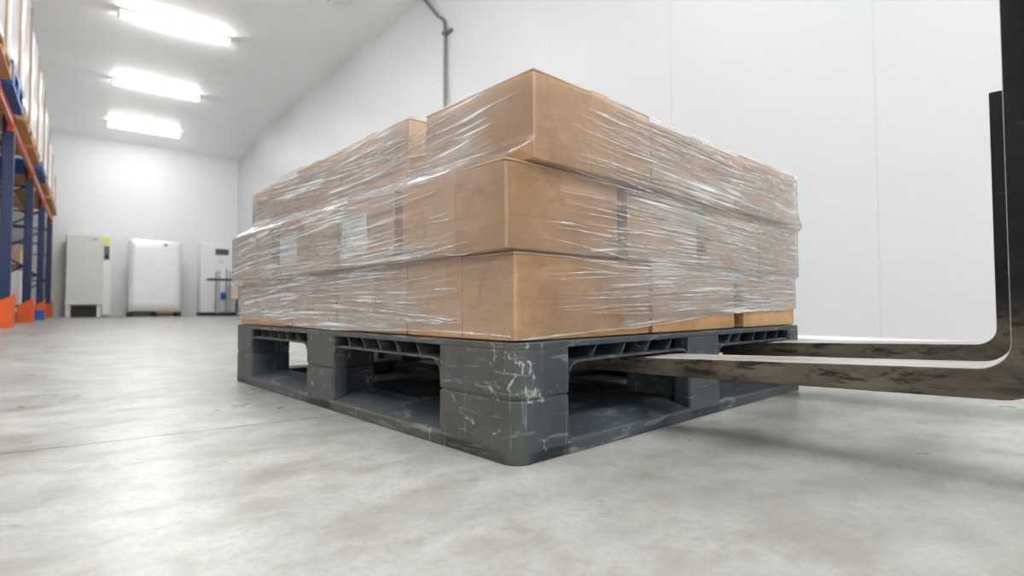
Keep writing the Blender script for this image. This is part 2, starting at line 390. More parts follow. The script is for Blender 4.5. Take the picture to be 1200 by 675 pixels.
# ------------------------------------------------------------------ plastic pallet
PO = Vector((.4463, .5647, 0)); PR = R(4.93); PH = .1628
def P2W(b, a, z=0.0):
    c, s = math.cos(PR), math.sin(PR); return (PO.x + b * c - a * s, PO.y + b * s + a * c, z)
pal = thing('plastic_pallet', 'scuffed dark grey plastic pallet carrying the brown cartons, on the concrete floor', 'pallet', tuple(PO), PR)
LX, LY, RC = 1.0, 1.2, .026
BX = ((0, .106), (.444, .562), (.925, 1.0)); BY = ((0, .176), (.55, .684), (1.06, 1.2))
bm = bmesh.new()
plate(bm, rrect(0, LX, 0, LY, (RC,) * 4, 8), .1535, PH)
plate(bm, rrect(.05, LX - .05, .05, LY - .05, (.01,) * 4, 2), .149, .1536)
# rib grid under the deck skin
for k in range(1, 14):
    x = k * LX / 14; box(bm, x - .0015, x + .0015, .055, LY - .055, .1375, .15)
for k in range(1, 17):
    y = k * LY / 17; box(bm, .055, LX - .055, y - .0015, y + .0015, .1375, .15)
soften(link('deck', bm, M['plastic'], pal), .0025, 2)
# each fork opening: slanted ribs above a thin lip with round ends
def opening(axis, lo, hi, far, xs):
    bm = bmesh.new()
    def put(u, w, z): return (u, w, z) if axis == 'x' else (w, u, z)   # u along the side, w inwards
    s = -1 if far else 1; base = (LY if axis == 'x' else LX) if far else 0.0
    ww = lambda w: base + s * w
    th = .0035; r = .022
    path = [(lo, .103)] + [(lo + r - r * math.cos(R(a)), .103 + r * math.sin(R(a)) + .0055) for a in (20, 45, 70, 90)] + \
           [(hi - r + r * math.sin(R(a)), .103 + r * math.cos(R(a)) + .0055) for a in (0, 20, 45, 70)] + [(hi, .103)]
    for (u0, z0), (u1, z1) in zip(path, path[1:]):
        prism(bm, [put(u0, ww(.002), z0), put(u1, ww(.002), z1), put(u1, ww(.002), z1 + th), put(u0, ww(.002), z0 + th)], put(0, s * .07, 0))
    box_back = (put(lo, ww(.064), .13), put(hi, ww(.068), .1535))
    a, b = box_back
    box(bm, min(a[0], b[0]), max(a[0], b[0]), min(a[1], b[1]), max(a[1], b[1]), a[2], b[2])
    for u in xs:
        d = .0135
        prism(bm, [put(u, ww(.004), .1535), put(u + .0028, ww(.004), .1535), put(u - d + .0028, ww(.004), .1335), put(u - d, ww(.004), .1335)], put(0, s * .063, 0))
    link('opening_rib', bm, M['plastic'], pal)
opening('x', .106, .444, False, (.172, .247, .318, .388)); opening('x', .562, .925, False, (.62, .665, .735, .80, .865))
opening('y', .176, .55, False, (.245, .312, .372, .432, .492)); opening('y', .684, 1.06, False, (.757, .815, .872, .932, .992))
opening('x', .106, .444, True, (.18, .25, .32, .39)); opening('x', .562, .925, True, (.63, .70, .77, .84))
opening('y', .176, .55, True, (.25, .32, .39, .46)); opening('y', .684, 1.06, True, (.76, .83, .90, .97))
for i, (x0, x1) in enumerate(BX):
    for j, (y0, y1) in enumerate(BY):
        bm = bmesh.new()
        xi0, xi1 = (x0, x1); yi0, yi1 = (y0, y1)
        if i == 1 and j == 1: pass
        elif i == 1: yi0, yi1 = (0, .16) if j == 0 else (LY - .16, LY)
        elif j == 1: xi0, xi1 = (0, .11) if i == 0 else (LX - .11, LX)
        rad = [0.006] * 4
        c = {(0, 0): 0, (2, 0): 1, (2, 2): 2, (0, 2): 3}.get((i, j))
        if c is not None: rad[c] = RC
        e = .0016
        px0, px1, py0, py1 = xi0, xi1, yi0, yi1
        def slab(q0, q1, r0, r1, rd):
            plate(bm, rrect(q0, q1, r0, r1, rd, 8), .088, .154)
            plate(bm, rrect(q0 + e, q1 - e, r0 + e, r1 - e, rd, 8), .084, .089)
            plate(bm, rrect(q0, q1, r0, r1, rd, 8), .0, .085)
        if i == 1 and j != 1:       # a face slab, then a narrower hollow core
            f0, f1 = ((0, .036) if j == 0 else (LY - .036, LY)); c0, c1 = ((.035, .16) if j == 0 else (LY - .16, LY - .035))
            slab(px0, px1, f0, f1, rad); slab(px0 + .022, px1 - .022, c0, c1, rad)
        elif j == 1 and i != 1:
            f0, f1 = ((0, .036) if i == 0 else (LX - .036, LX)); c0, c1 = ((.035, .11) if i == 0 else (LX - .11, LX - .035))
            slab(f0, f1, py0, py1, rad); slab(c0, c1, py0 + .024, py1 - .024, rad)
        else: slab(px0, px1, py0, py1, rad)
        soften(link('block', bm, M['plastic'], pal), .0022, 2)
def runner(axis, lo, hi, w0, w1, flip=0):
    """bottom runner with a chamfered outer edge; w = across"""
    bm = bmesh.new()
    prof = {0: [(w0, 0), (w0, .018), (w0 + .004, .021), (w0 + .055, .036), (w1, .036), (w1, 0)],
            1: [(w1, 0), (w1, .018), (w1 - .004, .021), (w1 - .055, .036), (w0, .036), (w0, 0)],
            2: [(w0, 0), (w0, .022), (w0 + .02, .036), (w1 - .02, .036), (w1, .022), (w1, 0)]}[flip]
    if axis == 'x': prism(bm, [(lo, w, z) for w, z in prof], (hi - lo, 0, 0))
    else: prism(bm, [(w, lo, z) for w, z in prof], (0, hi - lo, 0))
    soften(link('runner', bm, M['plastic'], pal), .002, 2)
E1 = .02
runner('x', E1, LX - E1, .0, .13, 0); runner('x', E1, LX - E1, .56, .674, 2); runner('x', E1, LX - E1, LY - .13, LY, 1)
runner('y', E1, LY - E1, .0, .10, 0); runner('y', E1, LY - E1, .448, .558, 2); runner('y', E1, LY - E1, LX - .10, LX, 1)

# ------------------------------------------------------------------ cartons
def lerp(a, b, t): return a + (b - a) * t
def carton(b0, b1, a0, a1, z0, z1, label, seed, tape_axis='b', tilt=0.0, tape_faces=True, label_at=None, group='brown cartons on the plastic pallet'):
    rnd = random.Random(seed)
    w, l, h = b1 - b0, a1 - a0, z1 - z0
    cx, cy = (b0 + b1) / 2, (a0 + a1) / 2
    t = thing('carton', label, 'carton', P2W(cx, cy, z0), PR + R(tilt), group)
    hb = h - .0042
    bm = bmesh.new(); bmesh.ops.create_cube(bm, size=1.0)
    bmesh.ops.subdivide_edges(bm, edges=bm.edges[:], cuts=9, use_grid_fill=True)
    bul = [rnd.uniform(-.0004, .0003) for _ in range(4)]
    off = Vector((rnd.uniform(0, 50), rnd.uniform(0, 50), rnd.uniform(0, 50)))
    for v in bm.verts:
        x, y, z = v.co; k = [abs(abs(c) - .5) < 1e-4 for c in (x, y, z)]
        p = Vector((x * w, y * l, z * hb)); n = sum(k)
        if n >= 2:      # crushed fold line
            for i in range(3):
                if k[i]: p[i] -= math.copysign(.0008 if n == 2 else .0016, v.co[i])
        elif k[2] is False:
            f = (1 - (2 * z) ** 2) * (1 - (2 * (y if k[0] else x)) ** 2)
            i = 0 if k[0] else 1
            p[i] += math.copysign(1, v.co[i]) * f * bul[i * 2 + (v.co[i] > 0)]
        p += noise.noise_vector(p * 9 + off) * .0004
        v.co = (p.x, p.y, p.z + hb / 2)
    body = link('carton_body', bm, M['card'], t, smooth=True)
    e = body.modifiers.new('edges', 'BEVEL'); e.width = .0016; e.segments = 2; e.limit_method = 'ANGLE'; e.angle_limit = R(40)
    body.modifiers.new('normals', 'WEIGHTED_NORMAL')
    # two closed top flaps meeting at the tape
    for s in (-1, 1):
        bm = bmesh.new()
        if tape_axis == 'b': box(bm, -w / 2 + .0005, w / 2 - .0005, min(s * .0008, s * (l / 2 - .0005)), max(s * .0008, s * (l / 2 - .0005)), hb - .0006, h - .0012, .0012)
        else: box(bm, min(s * .0008, s * (w / 2 - .0005)), max(s * .0008, s * (w / 2 - .0005)), -l / 2 + .0005, l / 2 - .0005, hb - .0006, h - .0012, .0012)
        link('top_flap', bm, M['card'], t)
    # tape over the seam and down both ends
    tw = .020; dn = h * .975; bm = bmesh.new(); g = .0008
    if tape_axis == 'b':
        box(bm, -w / 2 - g, w / 2 + g, -tw, tw, h - .0012, h - .0004)
        for s in (-1, 1): box(bm, min(s * (w / 2 - .0004), s * (w / 2 + g)), max(s * (w / 2 - .0004), s * (w / 2 + g)), -tw, tw, h - dn, h - .0004); 
    else:
        box(bm, -tw, tw, -l / 2 - g, l / 2 + g, h - .0012, h - .0004)
        for s in (-1, 1): box(bm, -tw, tw, min(s * (l / 2 - .0004), s * (l / 2 + g)), max(s * (l / 2 - .0004), s * (l / 2 + g)), h - dn, h - .0004)
    link('packing_tape', bm, M['tape'], t)['label'] = 'pale shiny packing tape'
    if label_at:        # (a0, a1, z0, z1) on the face towards -b
        la0, la1, lz0, lz1 = label_at; bm = bmesh.new(); xf = -w / 2 - .0024
        y0, y1 = la0 - cy, la1 - cy; q0, q1 = lz0 - z0, lz1 - z0
        box(bm, xf, xf + .0006, y0, y1, q0, q1)
        rows = 8
        for r_ in range(rows):
            zt = q1 - (r_ + .8) * (q1 - q0) / (rows + .6); big = r_ in (0, 4)
            y = y1 - .006; tall = .0030 if big else .0012
            if r_ in (3, 7) : continue
            while y > y0 + .010:
                wd = rnd.uniform(.004, .012)
                if y - wd < y0 + (.02 if r_ % 2 else .008): break
                if rnd.random() < .85: box(bm, xf - .0003, xf + .0002, y - wd, y, zt, zt + tall, mi=1)
                y -= wd + .003
        link('shipping_label', bm, [M['paper'], M['ink']], t)['label'] = 'white printed shipping label'
    return t
Z1a, Z1b = PH + .0008, .2888
Z2a, Z2b = .2900, .4148
Z3a = .4160
# bottom layer
carton(.010, .3365, .015, .2845, Z1a, Z1b, 'front corner carton of the bottom layer, right on the pallet', 1, 'b')
carton(.012, .330, .288, .558, Z1a, Z1b, 'bottom layer carton just left of the front corner carton', 2)
carton(.012, .330, .562, .829, Z1a, Z1b, 'third bottom layer carton along the left side, under the near label', 3)
carton(.012, .330, .834, 1.200, Z1a, Z1b, 'far left end carton of the bottom layer', 4)
carton(.341, .6585, .012, .282, Z1a, Z1b, 'middle carton of the bottom layer on the fork side', 5)
carton(.701, .993, .012, .282, Z1a, Z1b, 'right end carton of the bottom layer above the far fork', 6)
# middle layer
carton(-.008, .2425, .012, .2715, Z2a, Z2b, 'front corner carton of the middle layer, sticking out left past the carton above', 7, 'b')
carton(-.006, .300, .299, .516, Z2a, Z2b, 'middle layer carton wearing the larger, nearer white label', 8, 'b', label_at=(.393, .494, .316, .386))
carton(-.006, .300, .519, .841, Z2a, Z2b, 'middle layer carton wearing the smaller, farther white label', 9, 'b', label_at=(.7225, .828, .316, .387))
carton(-.006, .300, .894, 1.196, Z2a, Z2b, 'far left end carton of the middle layer', 10)
carton(.269, .503, .012, .272, Z2a, Z2b, 'second middle layer carton on the fork side, after the corner carton', 11, 'a')
carton(.534, .7855, .012, .272, Z2a, Z2b, 'third middle layer carton on the fork side, between two gaps', 12, 'a')
carton(.789, 1.015, .012, .272, Z2a, Z2b, 'right end carton of the middle layer', 13, 'a')
# top layer
carton(.034, .3245, .0, .2655, Z3a, .5450, 'front corner carton of the top layer, highest point of the load', 14, 'a')
carton(.033, .32, .315, .588, Z3a, .5570, 'top layer carton left of the corner carton, past a gap', 15, 'b')
carton(.034, .32, .591, .846, Z3a, .5545, 'third top layer carton along the left side', 16, 'b')
carton(.036, .32, .849, 1.156, Z3a, .5470, 'far left end carton of the top layer', 17)
carton(.3275, .640, .001, .2655, Z3a, .5360, 'middle carton of the top layer on the fork side', 18, 'a')
carton(.6815, .985, .001, .2655, Z3a, .5440, 'right end carton of the top layer', 19, 'a')

# ------------------------------------------------------------------ stretch film round the load
def build_film():
    def smooth(e0, e1, x):
        q = max(0, min(1, (x - e0) / (e1 - e0))); return q * q * (3 - 2 * q)
    def sides(z):
        g = .0034
        a = smooth(Z1b - .012, Z2a - .0015, z); b = smooth(Z2b - .004, Z3a + .034, z)
        L = lerp(lerp(.010, -.008, a), .034, b) - g
        F = lerp(lerp(.0125, .012, a), .0, smooth(Z2b - .016, Z3a + .002, z)) - g
        Rr = lerp(lerp(.993, 1.015, a), .985, b) + g
        K = lerp(lerp(1.20, 1.197, a), 1.156, b) + g
        return L, F, Rr, K
    z_top = .5425
    NZ = 96; rc = .007
    def ring(z):
        L, F, Rr, K = sides(z)
        # start far end of the left side, towards the front corner, then the fork side, then round the back
        pts = []
        n1, n2, n3, n4 = 120, 104, 50, 50
        for i in range(n1): pts.append((L, lerp(K, F + rc, i / n1), 0, i / n1))
        for k in range(7):
            an = R(180 + 90 * k / 6); pts.append((L + rc + rc * math.cos(an), F + rc + rc * math.sin(an), 4, k / 6))
        for i in range(1, n2 + 1): pts.append((lerp(L + rc, Rr, i / n2), F, 1, i / n2))
        for i in range(1, n3 + 1): pts.append((Rr, lerp(F, K, i / n3), 2, i / n3))
        for i in range(1, n4): pts.append((lerp(Rr, L, i / n4), K, 3, i / n4))
        return pts
    def zlow(side, f):
        # lower hem: rises a little along the fork side, just above the deck on the left side
        if side == 0: return lerp(.178, .170, smooth(0, .5, f)) + .004 * math.sin(f * 9)
        if side == 4: return lerp(.168, .166, f)
        if side == 1: return lerp(.166, .2030, smooth(-.1, .9, f)) + .0015 * math.sin(f * 14)
        if side == 2: return lerp(.2030, .175, f)
        return .175
    bm = bmesh.new()
    ua = bm.loops.layers.uv.new('wrap_along'); ub = bm.loops.layers.uv.new('wrap_cross')
    cl = bm.verts.layers.float.new('crease')
    rows = []; info = {}
    base = ring(.35)
    s_acc = [0.0]
    for p, q in zip(base, base[1:]): s_acc.append(s_acc[-1] + math.hypot(q[0] - p[0], q[1] - p[1]))
    corner_s = s_acc[120]
    for iz in range(NZ + 1):
        row = []
        for i, (_, _, sd, f) in enumerate(base):
            sq = s_acc[i] - corner_s
            zt_ = z_top + .0018 * math.sin(s_acc[i] * 7) + .0125 * smooth(.26, .32, -sq) * smooth(1.12, .9, -sq)
            z = lerp(zlow(sd, f), zt_, iz / NZ)
            x, y, _, _ = ring_cache(ring, z)[i]
            s = s_acc[i] - corner_s
            # fine gathered wrinkles, growing away from the tight front corner
            away = smooth(.02, .22, abs(s))
            k = noise.noise(Vector((s * 3.0, (z + .03 * s) * 120, 3.3))) + .6 * noise.noise(Vector((s * 4.5, (z - .05 * s) * 190, 9.1)))
            n = {0: (-1, 0), 1: (0, -1), 2: (1, 0), 3: (0, 1), 4: (-.7, -.7)}[sd]
            amp = .0011 * away * max(0, k)
            v = bm.verts.new((x + n[0] * amp, y + n[1] * amp, z))
            if s < 0:      # left side
                c = lerp(.20, 1.0, smooth(.0, .45, -s))
                c = max(c, .85 * smooth(.02, .16, -s) * smooth(.37, .42, z))
            else:
                c = lerp(.10, .95, smooth(.03, .40, s))
                c *= lerp(.55, 1.0, smooth(.18, .24, z)) if s < .25 else 1
            v[cl] = c
            w1 = z + .012 * math.sin(s * 5 + z * 9) - .02 * s
            if s > 0: w2 = z - .060 * s * smooth(.36, .20, z) + .035 * s * smooth(.3, .42, z)
            else: w2 = z + .05 * s * math.sin(z * 14)
            info[v] = (s, w1, w2); row.append(v)
        rows.append(row)
    n = len(base)
    for r0, r1 in zip(rows, rows[1:]):
        for i in range(n):
            j = (i + 1) % n
            fc = bm.faces.new((r0[i], r0[j], r1[j], r1[i])); fc.smooth = True
            for lp in fc.loops:
                s, a, b = info[lp.vert]
                if j == 0 and lp.vert in (r0[0], r1[0]): s += s_acc[-1] + .3
                lp[ua].uv = (s, a); lp[ub].uv = (s, b)
    # gathered folds: thin raised strands of bunched film on the two sides in view
    rnd = random.Random(21)
    def strand(side, f0, z0, length, slope, wd, rise):
        N = 14; prev = None; tot = 1.2 if side == 0 else 1.0
        bend = rnd.uniform(-.004, .004)
        for k in range(N + 1):
            q = k / N; f = f0 + q * length / tot
            if f > .985 or f < .02: break
            z = z0 + slope * length * q + bend * math.sin(q * math.pi)
            if z > z_top - .002 or z < .17: break
            L, F, Rr, K = sides(z); hw = wd * math.sin(math.pi * min(1, .06 + q * .94) * .98) + .0001
            if side == 0: y = lerp(F + rc, K, f); P = lambda d, o: (L - .0012 - o, y, z + d)
            else: x = lerp(L + rc, Rr, f); P = lambda d, o: (x, F - .0012 - o, z + d)
            cur = [bm.verts.new(P(-hw, 0)), bm.verts.new(P(0, rise)), bm.verts.new(P(hw, 0))]
            if prev:
                for i in range(2):
                    vs = (prev[i], cur[i], cur[i + 1], prev[i + 1])
                    if side == 1: pass
                    fc = bm.faces.new(vs); fc.material_index = 1; fc.smooth = True
                    for lp in fc.loops: lp[ua].uv = (f0 + lp.vert.co.y + lp.vert.co.x, z0 * 7); lp[ub].uv = (0, 0)
            prev = cur
    for _ in range(260):        # left side (f runs from the front corner to the far end)
        f0 = rnd.uniform(.05, .9); z0 = rnd.uniform(.18, .54)
        strand(0, f0, z0, rnd.uniform(.05, .34), rnd.gauss(-.01, .05), rnd.choice((1, 1, 1, 1.8)) * rnd.uniform(.0004, .0011), rnd.uniform(.0005, .0014))
    for _ in range(260):        # fork side
        f0 = rnd.uniform(.06, .85) ; z0 = rnd.uniform(.20, .53)
        sl = rnd.gauss(.03, .02) if z0 < .27 else rnd.gauss(-.035, .03)
        strand(1, f0, z0, rnd.uniform(.06, .36), sl, rnd.choice((1, 1, 1, 1.8)) * rnd.uniform(.0004, .0010), rnd.uniform(.0005, .0014))
    # rolled lower hem on both visible sides, and the loose tail at the far right corner
    for sd, tot in ((0, 1.2), (1, 1.0)):
        prev = None
        for k in range(61):
            f = k / 60
            if sd == 0: z = zlow(0, 1 - f)
            else: z = zlow(1, f)
            L, F, Rr, K = sides(z)
            o = .0022
            c = (L - o, lerp(F + rc, K, f)) if sd == 0 else (lerp(L + rc, Rr, f), F - o)
            hw = .0010 + .0006 * math.sin(f * 31)
            cur = [bm.verts.new((c[0], c[1], z - hw)), bm.verts.new((c[0], c[1], z + hw))]
            if prev:
                fc = bm.faces.new((prev[0], cur[0], cur[1], prev[1])); fc.material_index = 1
                for lp in fc.loops: lp[ua].uv = (f, .2); lp[ub].uv = (0, 0)
            prev = cur
    o = link('stretch_wrap', bm, [M['film'], M['strand']], None)
    o.location = PO; o.rotation_euler = (0, 0, PR)
    return tag(o, 'clear creased stretch film wound around the stacked brown cartons', 'stretch film')
_rc = {}
def ring_cache(fn, z):
    k = round(z * 20000)
    if k not in _rc: _rc[k] = fn(z)
    return _rc[k]
build_film()

# ------------------------------------------------------------------ forklift forks
FA = R(90) + PR + math.atan2(.025, .4295)
hx, hy, _ = P2W(.3293, -.4548)
fl = thing('forklift', 'forklift with two worn black steel forks slid into the plastic pallet', 'forklift', (hx, hy, 0), FA)
def fork(yoff, width=.105):
    bm = bmesh.new()
    sl = -.0326; zt = .1403; L = 1.02; r = .030; ro = .045; th = .035; top = .604
    T = lambda x: zt + sl * x
    out = [(0, top), (0, T(0) + r)]
    for k in range(1, 8):
        a = R(90 * k / 7); out.append((r - r * math.cos(a), T(0) + r - r * math.sin(a) + sl * r * k / 7))
    n_in = len(out)
    out += [(.3, T(.3)), (.6, T(.6)), (.9, T(.9)), (L - .004, T(L)), (L, T(L) - .004), (L, T(L) - .008), (L - .006, T(L) - .011)]
    n_top = n_in + 3
    out += [(.7, T(.7) - .0215), (.4, T(.4) - .030), (.15, T(.15) - .0335), (.02, T(0) - .036)]
    for k in range(0, 8):
        a = R(90 * k / 7); out.append((-th + ro - ro * math.sin(a), T(0) - .036 + ro - ro * math.cos(a)))
    out += [(-th, top)]
    fs = prism(bm, [(x, 0, z) for x, z in out], (0, -width, 0))
    me_faces = fs[2:]
    for i, f in enumerate(me_faces):
        if i < n_top: f.material_index = 1
    o = link('fork', bm, [M['fork'], M['forktop']], fl); o.location = (0, yoff, 0)
    soften(o, .0036, 2, 35)
    for z in (.26, .525):
        bm = bmesh.new(); box(bm, -.10, -.036, -width / 2 - .05, -width / 2 + .05, z + .076, z + .085, .003); link('fork_hook', bm, M['fork'], o)
    return o
fork(0); fork(-.503).location.x = .032
for z in (.25, .515):
    bm = bmesh.new(); box(bm, -.086, -.0365, -.78, .15, z, z + .085, .005); link('carriage_bar', bm, M['fork'], fl)
for y in (.02, -.68):
    bm = bmesh.new(); box(bm, -.13, -.0875, y, y + .07, .08, .62, .005); link('carriage_plate', bm, M['fork'], fl)

# ------------------------------------------------------------------ pallet rack on the left
RX = -.675; RD = 1.05; RY = (5.36, 8.16, 10.96, 13.76, 16.56); BZ = 2.29
rack = thing('pallet_rack', 'tall blue and orange pallet rack along the left wall', 'pallet rack', (0, 0, 0))
for y in RY:
    for x in (RX - .05, RX - RD):
        bm = bmesh.new(); box(bm, x - .05, x + .05, y - .05, y + .05, 0.012, BZ + .06, .006)
        for k in range(26):
            z = .45 + k * .075
            for yy in (-.02, .02): box(bm, x + .0495, x + .0506, y + yy - .006, y + yy + .006, z, z + .02, mi=1)
        u = link('upright', bm, [M['blue'], M['dark']], rack); 
        bm = bmesh.new(); box(bm, x - .07, x + .07, y - .08, y + .08, 0, .012); link('foot_plate', bm, M['steel'], u)
        if x == RX - .05:
            bm = bmesh.new()
            prism(bm, [(x + .085, y - .10, 0), (x + .085, y + .10, 0), (x + .085, y + .10, .34), (x + .085, y + .02, .40), (x + .085, y - .10, .36)], (-.012, 0, 0))
            for s in (-1, 1):
                prism(bm, [(x + .085, y + s * .10, 0), (x - .09, y + s * .10, 0), (x - .09, y + s * .10, .26), (x + .085, y + s * .10, .36)], (0, s * .012, 0))
            link('foot_guard', bm, M['orange'], u)['label'] = 'orange foot guard'
    zs = [.25, .85, 1.45, 2.05]
    for k, z in enumerate(zs):
        bm = bmesh.new(); tube(bm, [(RX - .1, y, z), (RX - RD + .05, y, z)], .016, 6); link('brace', bm, M['blue'], rack)
        if k < 3:
            a, b = (RX - .1, RX - RD + .05) if k % 2 else (RX - RD + .05, RX - .1)
            bm = bmesh.new(); tube(bm, [(a, y + .03, z), (b, y + .03, zs[k + 1])], .016, 6); link('brace', bm, M['blue'], rack)
for y0, y1 in zip(RY, RY[1:]):
    for x in (RX - .03, RX - RD):
        bm = bmesh.new(); box(bm, x - .022, x + .022, y0 + .058, y1 - .058, BZ - .06, BZ + .06, .006); b_ = link('beam', bm, M['beam'], rack)
        for yy in (y0 + .055, y1 - .055):
            bm = bmesh.new(); box(bm, x - .03, x + .03, yy - .004, yy + .004, BZ - .12, BZ + .055); box(bm, x + .024, x + .03, yy - .045, yy + .045, BZ - .12, BZ + .055)
            link('beam_bracket', bm, M['orange'], b_)
bm = bmesh.new()
def store_pallet(y0, y1, z, mat, label, x0=-1.72, x1=-.60, hh=1.0):
    t = thing('storage_pallet', label, 'pallet', ((x0 + x1) / 2, (y0 + y1) / 2, z), 0, 'small pallets in the rack')
    w, l = x1 - x0, y1 - y0
    bm = bmesh.new()
    for k in range(7):
        y = -l / 2 + .05 + k * (l - .1) / 6; box(bm, -w / 2, w / 2, y - .05, y + .05, .122, .144, .002)
    for x in (-w / 2 + .05, 0, w / 2 - .05): box(bm, x - .05, x + .05, -l / 2, l / 2, .1, .1221)
    link('deck', bm, mat, t)
    for x in (-w / 2 + .05, 0, w / 2 - .05):
        bm = bmesh.new()
        for y in (-l / 2 + .07, 0, l / 2 - .07): box(bm, x - .05, x + .05, y - .07, y + .07, .0215, .1001, .003)
        box(bm, x - .05, x + .05, -l / 2, l / 2, 0, .022, .002); link('runner', bm, mat, t)
    if hh != 1: t.scale.z = hh
    return t
def wrapped(y0, y1, z0, z1, label, x0=-1.70, x1=-.615, strips=True, seed=0, mat='wrapw', group='white wrapped loads in the rack', notch=0):
    rnd = random.Random(seed); w, l, h = x1 - x0, y1 - y0, z1 - z0
    t = thing('wrapped_load', label, 'wrapped load', ((x0 + x1) / 2, (y0 + y1) / 2, z0), 0, group)
    bm = bmesh.new(); bmesh.ops.create_cube(bm, size=1); bmesh.ops.subdivide_edges(bm, edges=bm.edges[:], cuts=7, use_grid_fill=True)
    o_ = Vector((seed * 3.1, 1, 2))
    for v in bm.verts:
        p = Vector((v.co.x * w, v.co.y * l, (v.co.z + .5) * h)); nn = noise.noise_vector(p * 2.2 + o_)
        k = [abs(abs(c) - .5) < 1e-4 for c in v.co]
        for i in range(2):
            if k[i]: p[i] -= math.copysign(1, v.co[i]) * (.01 + .022 * abs(nn[i]))
        if k[2] and v.co.z > 0: p.z -= .03 * abs(nn.z) + (.05 if sum(k) > 1 else 0) 
        v.co = p
    b_ = link('load_body', bm, M[mat], t, smooth=True)
    b_.modifiers.new('bevel', 'BEVEL').width = .01
    if strips:
        for y in (l * .24,):
            bm = bmesh.new(); box(bm, w / 2 - .022, w / 2 + .004, y - .018, y + .018, .02, h - .09, .004); link('corner_board', bm, M['board'], t)['label'] = 'brown strip under the film'
    return t
zb = BZ + .0605
store_pallet(5.70, 6.88, zb, M['wood'], 'wooden pallet on the rack beam cut by the left picture edge')
wrapped(5.72, 6.86, zb + .145, 4.08, 'white wrapped load cut by the left picture edge, before the nearer blue pallet', seed=8)
store_pallet(7.00, 8.06, zb, M['bluepal'], 'nearer bright blue pallet on the rack beam', hh=1.7)
wrapped(7.02, 8.04, zb + .246, 4.10, 'tall white wrapped load on the nearer blue pallet in the rack', seed=1)
store_pallet(8.24, 9.44, zb, M['wood'], 'wooden pallet on the rack beam just behind the nearer blue pallet')
wrapped(8.26, 9.42, zb + .145, 4.12, 'second tall white wrapped load on the rack, behind the nearer blue pallet', seed=2)
store_pallet(9.60, 10.80, zb, M['wood'], 'wooden pallet on the rack beam just before the farther blue pallet')
wrapped(9.62, 10.76, zb + .145, 4.0, 'white wrapped load just before the one on the farther blue pallet', seed=3)
store_pallet(11.08, 12.28, zb, M['bluepal'], 'farther, smaller looking blue pallet on the rack beam')
wrapped(11.10, 12.24, zb + .145, 3.95, 'white wrapped load standing on the farther blue pallet', seed=4)
store_pallet(12.38, 13.58, zb, M['wood'], 'wooden pallet on the rack beam just beyond the farther blue pallet')
wrapped(12.40, 13.54, zb + .145, 3.8, 'white wrapped load just beyond the one on the farther blue pallet', seed=5)
store_pallet(13.88, 15.08, zb, M['wood'], 'next to last wooden pallet on the rack beam toward the back wall')
wrapped(13.90, 15.04, zb + .145, 3.5, 'white wrapped load next to last on the rack', seed=6)
store_pallet(15.20, 16.40, zb, M['wood'], 'last wooden pallet on the rack beam by the back wall')
wrapped(15.22, 16.36, zb + .145, 3.3, 'farthest white wrapped load on the rack by the back wall', seed=7)
# on the floor under the beam
store_pallet(8.45, 9.65, 0, M['wood'], 'wooden pallet on the floor in the first bay of the rack', x0=-1.9, x1=-.78)
k = 0
for z in (0.145, .425, .705):
    for y in (8.50, 9.08):
        t = thing('storage_carton', ('lower', 'middle', 'topmost')[[.145, .425, .705].index(z)] + ' tan carton stacked under the rack, ' + ('nearer' if y < 9 else 'farther') + ' column', 'carton', (-1.15, y + .27, z), 0, 'tan cartons under the rack')
        bm = bmesh.new(); box(bm, -.33, .33, -.27, .27, 0, .272, .006); link('carton_body', bm, M['card'], t)
        bm = bmesh.new(); box(bm, -.332, .332, -.03, .03, .2722, .2735); box(bm, .3302, .3315, -.03, .03, .18, .2735); link('packing_tape', bm, M['tape'], t)
store_pallet(11.2, 12.4, 0, M['wood'], 'wooden pallet on the floor in the second bay of the rack', x0=-1.9, x1=-.78)
wrapped(11.22, 12.38, .145, .84, 'low white wrapped load on the floor under the rack', x0=-1.88, x1=-.80, strips=False, seed=9)
for y, w_ in ((11.52, 'nearer'), (12.08, 'farther')):
    t = thing('storage_carton', w_ + ' tan carton lying on the low white load under the rack', 'carton', (-1.13, y, .84), 0, 'tan cartons under the rack')
    bm = bmesh.new(); box(bm, -.30, .30, -.25, .25, 0, .31, .006); link('carton_body', bm, M['card'], t)
    bm = bmesh.new(); box(bm, -.302, .302, -.03, .03, .3102, .3115); box(bm, .3002, .3015, -.03, .03, .2, .3115); link('packing_tape', bm, M['tape'], t)
t = thing('storage_tub', 'small blue tub on the floor between the rack feet', 'tub', (-.72, 12.9, 0))
bm = bmesh.new(); prism(bm, [(x, y, 0) for x, y in rrect(-.11, .11, -.14, .14, (.03,) * 4, 4)], (0, 0, .16)); link('tub_body', bm, M['bottle'], t)
bm = bmesh.new(); plate(bm, rrect(-.125, .125, -.155, .155, (.035,) * 4, 4), .1602, .18); link('tub_lid', bm, M['bottle'], t)

